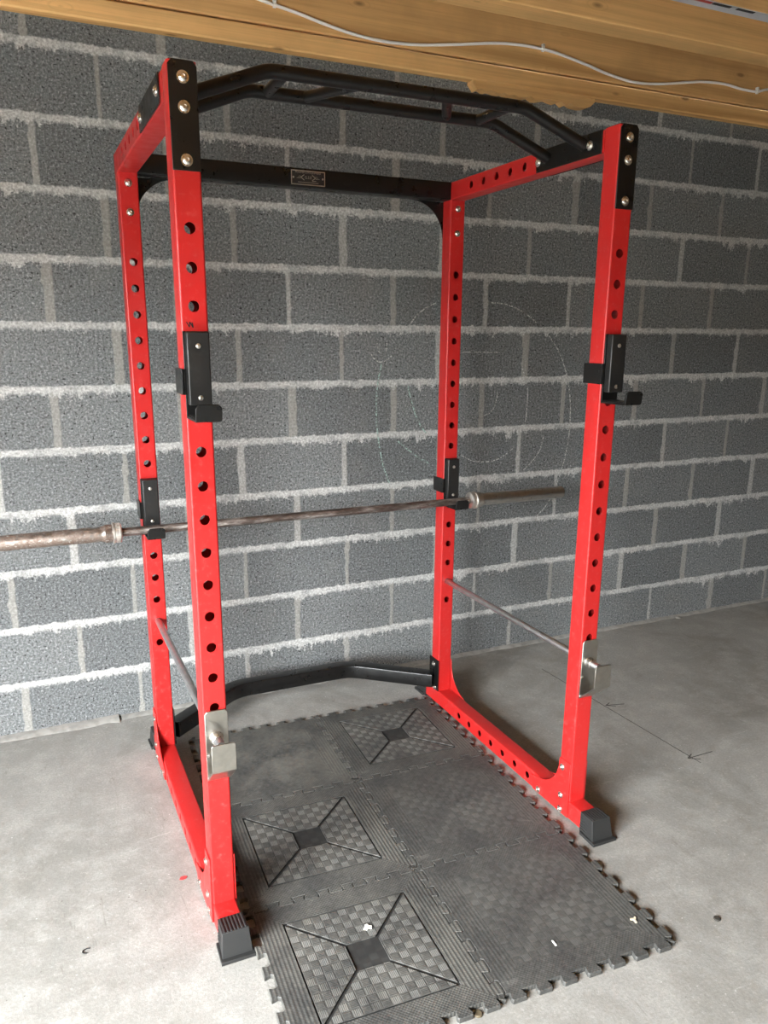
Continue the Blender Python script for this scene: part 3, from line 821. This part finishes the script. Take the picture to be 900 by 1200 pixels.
def make_mat_mesh(kind):
    mb = MB(); o = offset_poly(outline(), .0006); t = offset_poly(o, .0014); n = len(o)
    zt = MZ
    vs = [(x, y, .0006) for x, y in o] + [(x, y, zt - .0022) for x, y in o] + [(x, y, zt) for x, y in t]
    fs = [tuple(range(n - 1, -1, -1))]
    for k in (0, 1):
        for i in range(n): fs.append((k * n + i, k * n + (i + 1) % n, (k + 1) * n + (i + 1) % n, (k + 1) * n + i))
    mb.add(vs, fs)
    hq = .1755
    if kind == 'smooth':
        tri = tessellate_polygon([[Vector((x, y, 0)) for x, y in t]])
        mb.add([(x, y, zt) for x, y in t], [tuple(f) for f in tri])
    else:
        sq = [(-hq, -hq), (-hq, hq), (hq, hq), (hq, -hq)]
        tri = tessellate_polygon([[Vector((x, y, 0)) for x, y in t], [Vector((x, y, 0)) for x, y in sq]])
        allp = t + sq; mb.add([(x, y, zt) for x, y in allp], [tuple(f) for f in tri])
        dp = .0042 if kind == 'woven' else .0010
        zl = zt - dp
        mb.add([(x, y, zt) for x, y in sq] + [(x, y, zl) for x, y in sq], [(i, (i + 1) % 4, (i + 1) % 4 + 4, i + 4) for i in range(4)] + [(4, 5, 6, 7)])
        g = .0050; hc = .043
        for k in range(4):
            a = k * PI / 2; ca, sa = math.cos(a), math.sin(a)
            q = [(-hq + 2.3 * g, hq - g), (hq - 2.3 * g, hq - g), (hc - g * .7, hc + g * .6), (-hc + g * .7, hc + g * .6)]
            q = [(x * ca - y * sa, x * sa + y * ca) for x, y in q]
            mb.prism([(x, y, zl) for x, y in q], (0, 0, dp))
    return mb
th = -math.atan(.045)
ea, eb = Vector((math.cos(th), math.sin(th))), Vector((-math.sin(th), math.cos(th)))
base = Vector((.353, .240))     # centre of the middle mat of the left column, rack coordinates
spec = [(0, -1, 'woven', 'matp', 'black rubber mat tile with woven panel, at the front left beside the rubber foot'),
        (0, 0, 'woven', 'matp', 'black rubber mat tile with woven panel and dark centre, middle of the left column'),
        (0, 1, 'smooth', 'matd', 'dusty smooth rubber mat tile at the back left behind the near upright'),
        (1, -1, 'smooth', 'matw', 'worn dark rubber mat tile at the front right with free tabs on two sides'),
        (1, 0, 'smooth', 'matw', 'worn dark rubber mat tile in the middle of the right column'),
        (1, 1, 'woven', 'matp', 'black rubber mat tile with crossed grooves at the back right below the rear upright')]
meshes = {}
for a, b_, kind, mk, lab in spec:
    c = base + ea * a * P_ + eb * b_ * P_
    if (kind, mk) in meshes:
        o = meshes[(kind, mk)].copy(); COL.objects.link(o)
    else:
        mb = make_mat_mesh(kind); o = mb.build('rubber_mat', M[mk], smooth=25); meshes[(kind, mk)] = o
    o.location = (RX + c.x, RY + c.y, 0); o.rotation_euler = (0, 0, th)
    tag(o, lab, 'mat', 'interlocking floor mats in the rack')

# ------------------------------------------------------------------ cable and clips on the rim joist
YC = -.0490
CP = [(.50, 2.700), (.60, 2.688), (.677, 2.677), (.745, 2.666), (.834, 2.6527), (.932, 2.634), (1.034, 2.6185), (1.138, 2.6105), (1.246, 2.612), (1.356, 2.6224),
      (1.508, 2.6446), (1.666, 2.6707), (1.788, 2.6812), (1.902, 2.681), (2.0025, 2.672), (2.138, 2.651), (2.256, 2.6297), (2.40, 2.617),
      (2.546, 2.628), (2.72, 2.656), (2.80, 2.667), (2.931, 2.674), (3.042, 2.6655), (3.144, 2.6665), (3.21, 2.683), (3.35, 2.70), (3.6, 2.69)]
def crom(P, k=6):
    P = [Vector(p) for p in P]; Q = [P[0]]
    for i in range(len(P) - 1):
        a = P[max(i - 1, 0)]; b = P[i]; c = P[i + 1]; d = P[min(i + 2, len(P) - 1)]
        for j in range(1, k + 1):
            t = j / k; Q.append(.5 * ((2 * b) + (-a + c) * t + (2 * a - 5 * b + 4 * c - d) * t * t + (-a + 3 * b - 3 * c + d) * t ** 3))
    return Q
mb = MB(); mb.sweep(circ(.0056, 12), [(p.x, YC, p.y) for p in crom(CP)], up=(0, 1, 0))
tag(mb.build('electric_cable', M['white_pvc']), 'white electric cable sagging along the pine joist above the wall', 'cable')
for x, z, lab in ((.745, 2.666, 'white cable clip on the joist, leftmost, above the left half of the pull-up bar'),
                  (1.902, 2.681, 'white cable clip on the joist, between the other two'),
                  (3.144, 2.6665, 'white cable clip on the joist at the far right')):
    root = empty('cable_clip', (x, YC, z)); tag(root, lab, 'cable clip', 'clips holding the white cable')
    mb = MB()
    a = arc(0, 0, .0100, -20, 200, 10); bq = arc(0, 0, .0058, 200, -20, 10)
    mb.prism([(-.0055, y * -1, z_) for z_, y in [(q[0], q[1]) for q in a + bq]], (.011, 0, 0))
    mb.box((-.0055, -.0085, .0060), (.0055, .0050, .0180)); mb.build('clip_body', M['white_pvc'], root)
    mb = MB(); mb.lathe((0, -.0085, .0125), (0, -1, 0), [(0, .0015), (.0015, .003), (.0025, .003)], 10); mb.build('nail', M['zinc'], root)

# grey-white strip fixed along the second joist, with red and black printing
mb = MB(); mb.box((XL + .3, -.8805, 2.5912), (XR - .3, -.8345, 2.5948), 0)
def pr(x0, x1, mi): mb.box((x0, -.8815, 2.5900), (x1, -.869, 2.5911), mi)
pr(1.66, 1.985, 1); pr(1.990, 2.070, 2); pr(2.098, 2.178, 2)
tag(mb.build('edging_strip', [M['strip'], M['red_mark'], M['black_mark']]), 'grey-white strip with red and black marks fixed under a ceiling joist, top right', 'strip')

# ------------------------------------------------------------------ bits lying about
def disc(x, y, r, h, mat, name, lab, cat, z=0.0):
    mb = MB(); mb.lathe((0, 0, 0), Z3, [(0, r), (h * .6, r), (h, r * .8)], 18)
    o = mb.build(name, M[mat], loc=(x, y, z + .0003)); tag(o, lab, cat); return o
disc(1.364, -1.845, .0095, .004, 'dark_disc', 'plastic_disc', 'small dark disc lying alone on the bare floor at the lower right', 'disc')
disc(1.034, -1.857, .0105, .004, 'brown_disc', 'plastic_disc', 'small brown disc in the tab gap at the edge of the front right mat', 'disc')
disc(.612, -1.846, .0105, .004, 'brown_disc', 'plastic_disc', 'small brown disc in the tab gap at the edge of the front left mat', 'disc')
def scrap(pts, x, y, z, mat, name, lab, cat, h=.002):
    mb = MB(); mb.prism([(a, b, 0) for a, b in pts], (0, 0, h)); o = mb.build(name, M[mat], loc=(x, y, z + .0003)); tag(o, lab, cat)
scrap([(-.012, -.004), (-.004, -.009), (.003, -.006), (.009, -.010), (.013, -.002), (.006, .002), (.004, .009), (-.003, .008), (-.007, .002)], .479, -1.504, MZ - .0005, 'paper', 'paper_scrap', 'torn white scrap on the woven panel of the front left mat', 'scrap', .004)
scrap([(-.010, .004), (-.008, .008), (.003, .006), (.008, .010), (.011, .006), (.003, -.002), (.001, -.010), (-.004, -.009), (-.002, .001)], 1.143, -1.770, MZ + .0002, 'beige', 'leaf_scrap', 'beige forked scrap near the corner of the front right mat', 'scrap', .003)
scrap([(-.003, -.009), (.002, -.009), (.003, .008), (-.001, .010)], .897, -1.750, MZ + .0002, 'paper', 'paper_fleck', 'thin white fleck near the front edge of the worn right mat', 'scrap', .002)
scrap([(-.012, -.004), (-.004, -.008), (.007, -.006), (.012, .001), (.006, .007), (-.006, .007)], .076, -1.096, 0, 'redbit', 'paint_flake', 'dark red paint flake on the floor left of the rack', 'flake', .0012)
mb = MB(); mb.sweep(circ(.0013, 8), [(.011 * math.cos(a), .008 * math.sin(a), .0016) for a in [math.radians(50 + 22 * i) for i in range(11)]])
tag(mb.build('bent_wire', M['black_mark'], loc=(-.201, -1.277, 0)), 'tiny hook of black wire on the bare floor at the left', 'wire')
def chunk(x, y, r, lab):
    bm = bmesh.new(); bmesh.ops.create_icosphere(bm, subdivisions=2, radius=r)
    for v in bm.verts: v.co *= random.uniform(.75, 1.15); v.co.z *= .55; v.co.x *= 1.25
    zmin = min(v.co.z for v in bm.verts)
    for v in bm.verts: v.co.z -= zmin
    me = bpy.data.meshes.new('mortar_crumb'); bm.to_mesh(me); bm.free(); me.materials.append(M['mortar'])
    o = bpy.data.objects.new('mortar_crumb', me); COL.objects.link(o); o.location = (x, y, 0.0003); tag(o, lab, 'rubble')
chunk(2.31, -.055, .021, 'pale mortar crumb at the foot of the wall behind the right safety bar')
chunk(3.01, -.040, .013, 'small mortar crumb at the foot of the wall right of the rack')

# ------------------------------------------------------------------ camera
R = Vector((0.9115, -0.4112, 0.0052)); 
yaw, pitch, roll = 0.4240201503149754, -0.25270495102585294, 0.005373202715545953
fw = Vector((math.sin(yaw) * math.cos(pitch), math.cos(yaw) * math.cos(pitch), math.sin(pitch)))
rt = Vector((math.cos(yaw), -math.sin(yaw), 0)); upv = rt.cross(fw)
r2 = rt * math.cos(roll) + upv * math.sin(roll); u2 = -rt * math.sin(roll) + upv * math.cos(roll)
cam = bpy.data.objects.new('Camera', bpy.data.cameras.new('Camera')); COL.objects.link(cam)
mw = Matrix.Identity(4)
for i in range(3): mw[i][0] = r2[i]; mw[i][1] = u2[i]; mw[i][2] = -fw[i]
mw[0][3], mw[1][3], mw[2][3] = -0.2143018554055915, -3.091784235475542, 1.5264369356533214
cam.matrix_world = mw
cam.data.sensor_fit = 'HORIZONTAL'; cam.data.sensor_width = 36.0
cam.data.lens = 913.2939760312614 * 36 / 900
cam.data.shift_x = 7.968697 / 900; cam.data.shift_y = 28.526765 / 900
cam.data.clip_start = .05; cam.data.clip_end = 200
sc.camera = cam

# ------------------------------------------------------------------ light: overcast daylight through the doorway
w = bpy.data.worlds.new('World'); sc.world = w; w.use_nodes = True
bg = w.node_tree.nodes['Background']; bg.inputs[0].default_value = (0.93, 0.97, 1.0, 1); bg.inputs[1].default_value = 96.0
al = bpy.data.lights.new('doorway_portal', 'AREA'); al.shape = 'RECTANGLE'; al.size = DY1 - DY0; al.size_y = DZ
al.cycles.is_portal = True
ao = bpy.data.objects.new('doorway_portal', al); COL.objects.link(ao)
ao.location = (XL - .1, (DY0 + DY1) / 2, DZ / 2); ao.rotation_euler = (math.radians(90), 0, math.radians(-90))

sc.view_settings.view_transform = 'Standard'; sc.view_settings.look = 'None'
sc.view_settings.gamma = 1.0; sc.view_settings.use_curve_mapping = False
sc.view_settings.exposure = 0.0
sc.cycles.max_bounces = 8; sc.cycles.diffuse_bounces = 5; sc.cycles.use_denoising = True
sc.cycles.sample_clamp_indirect = 10
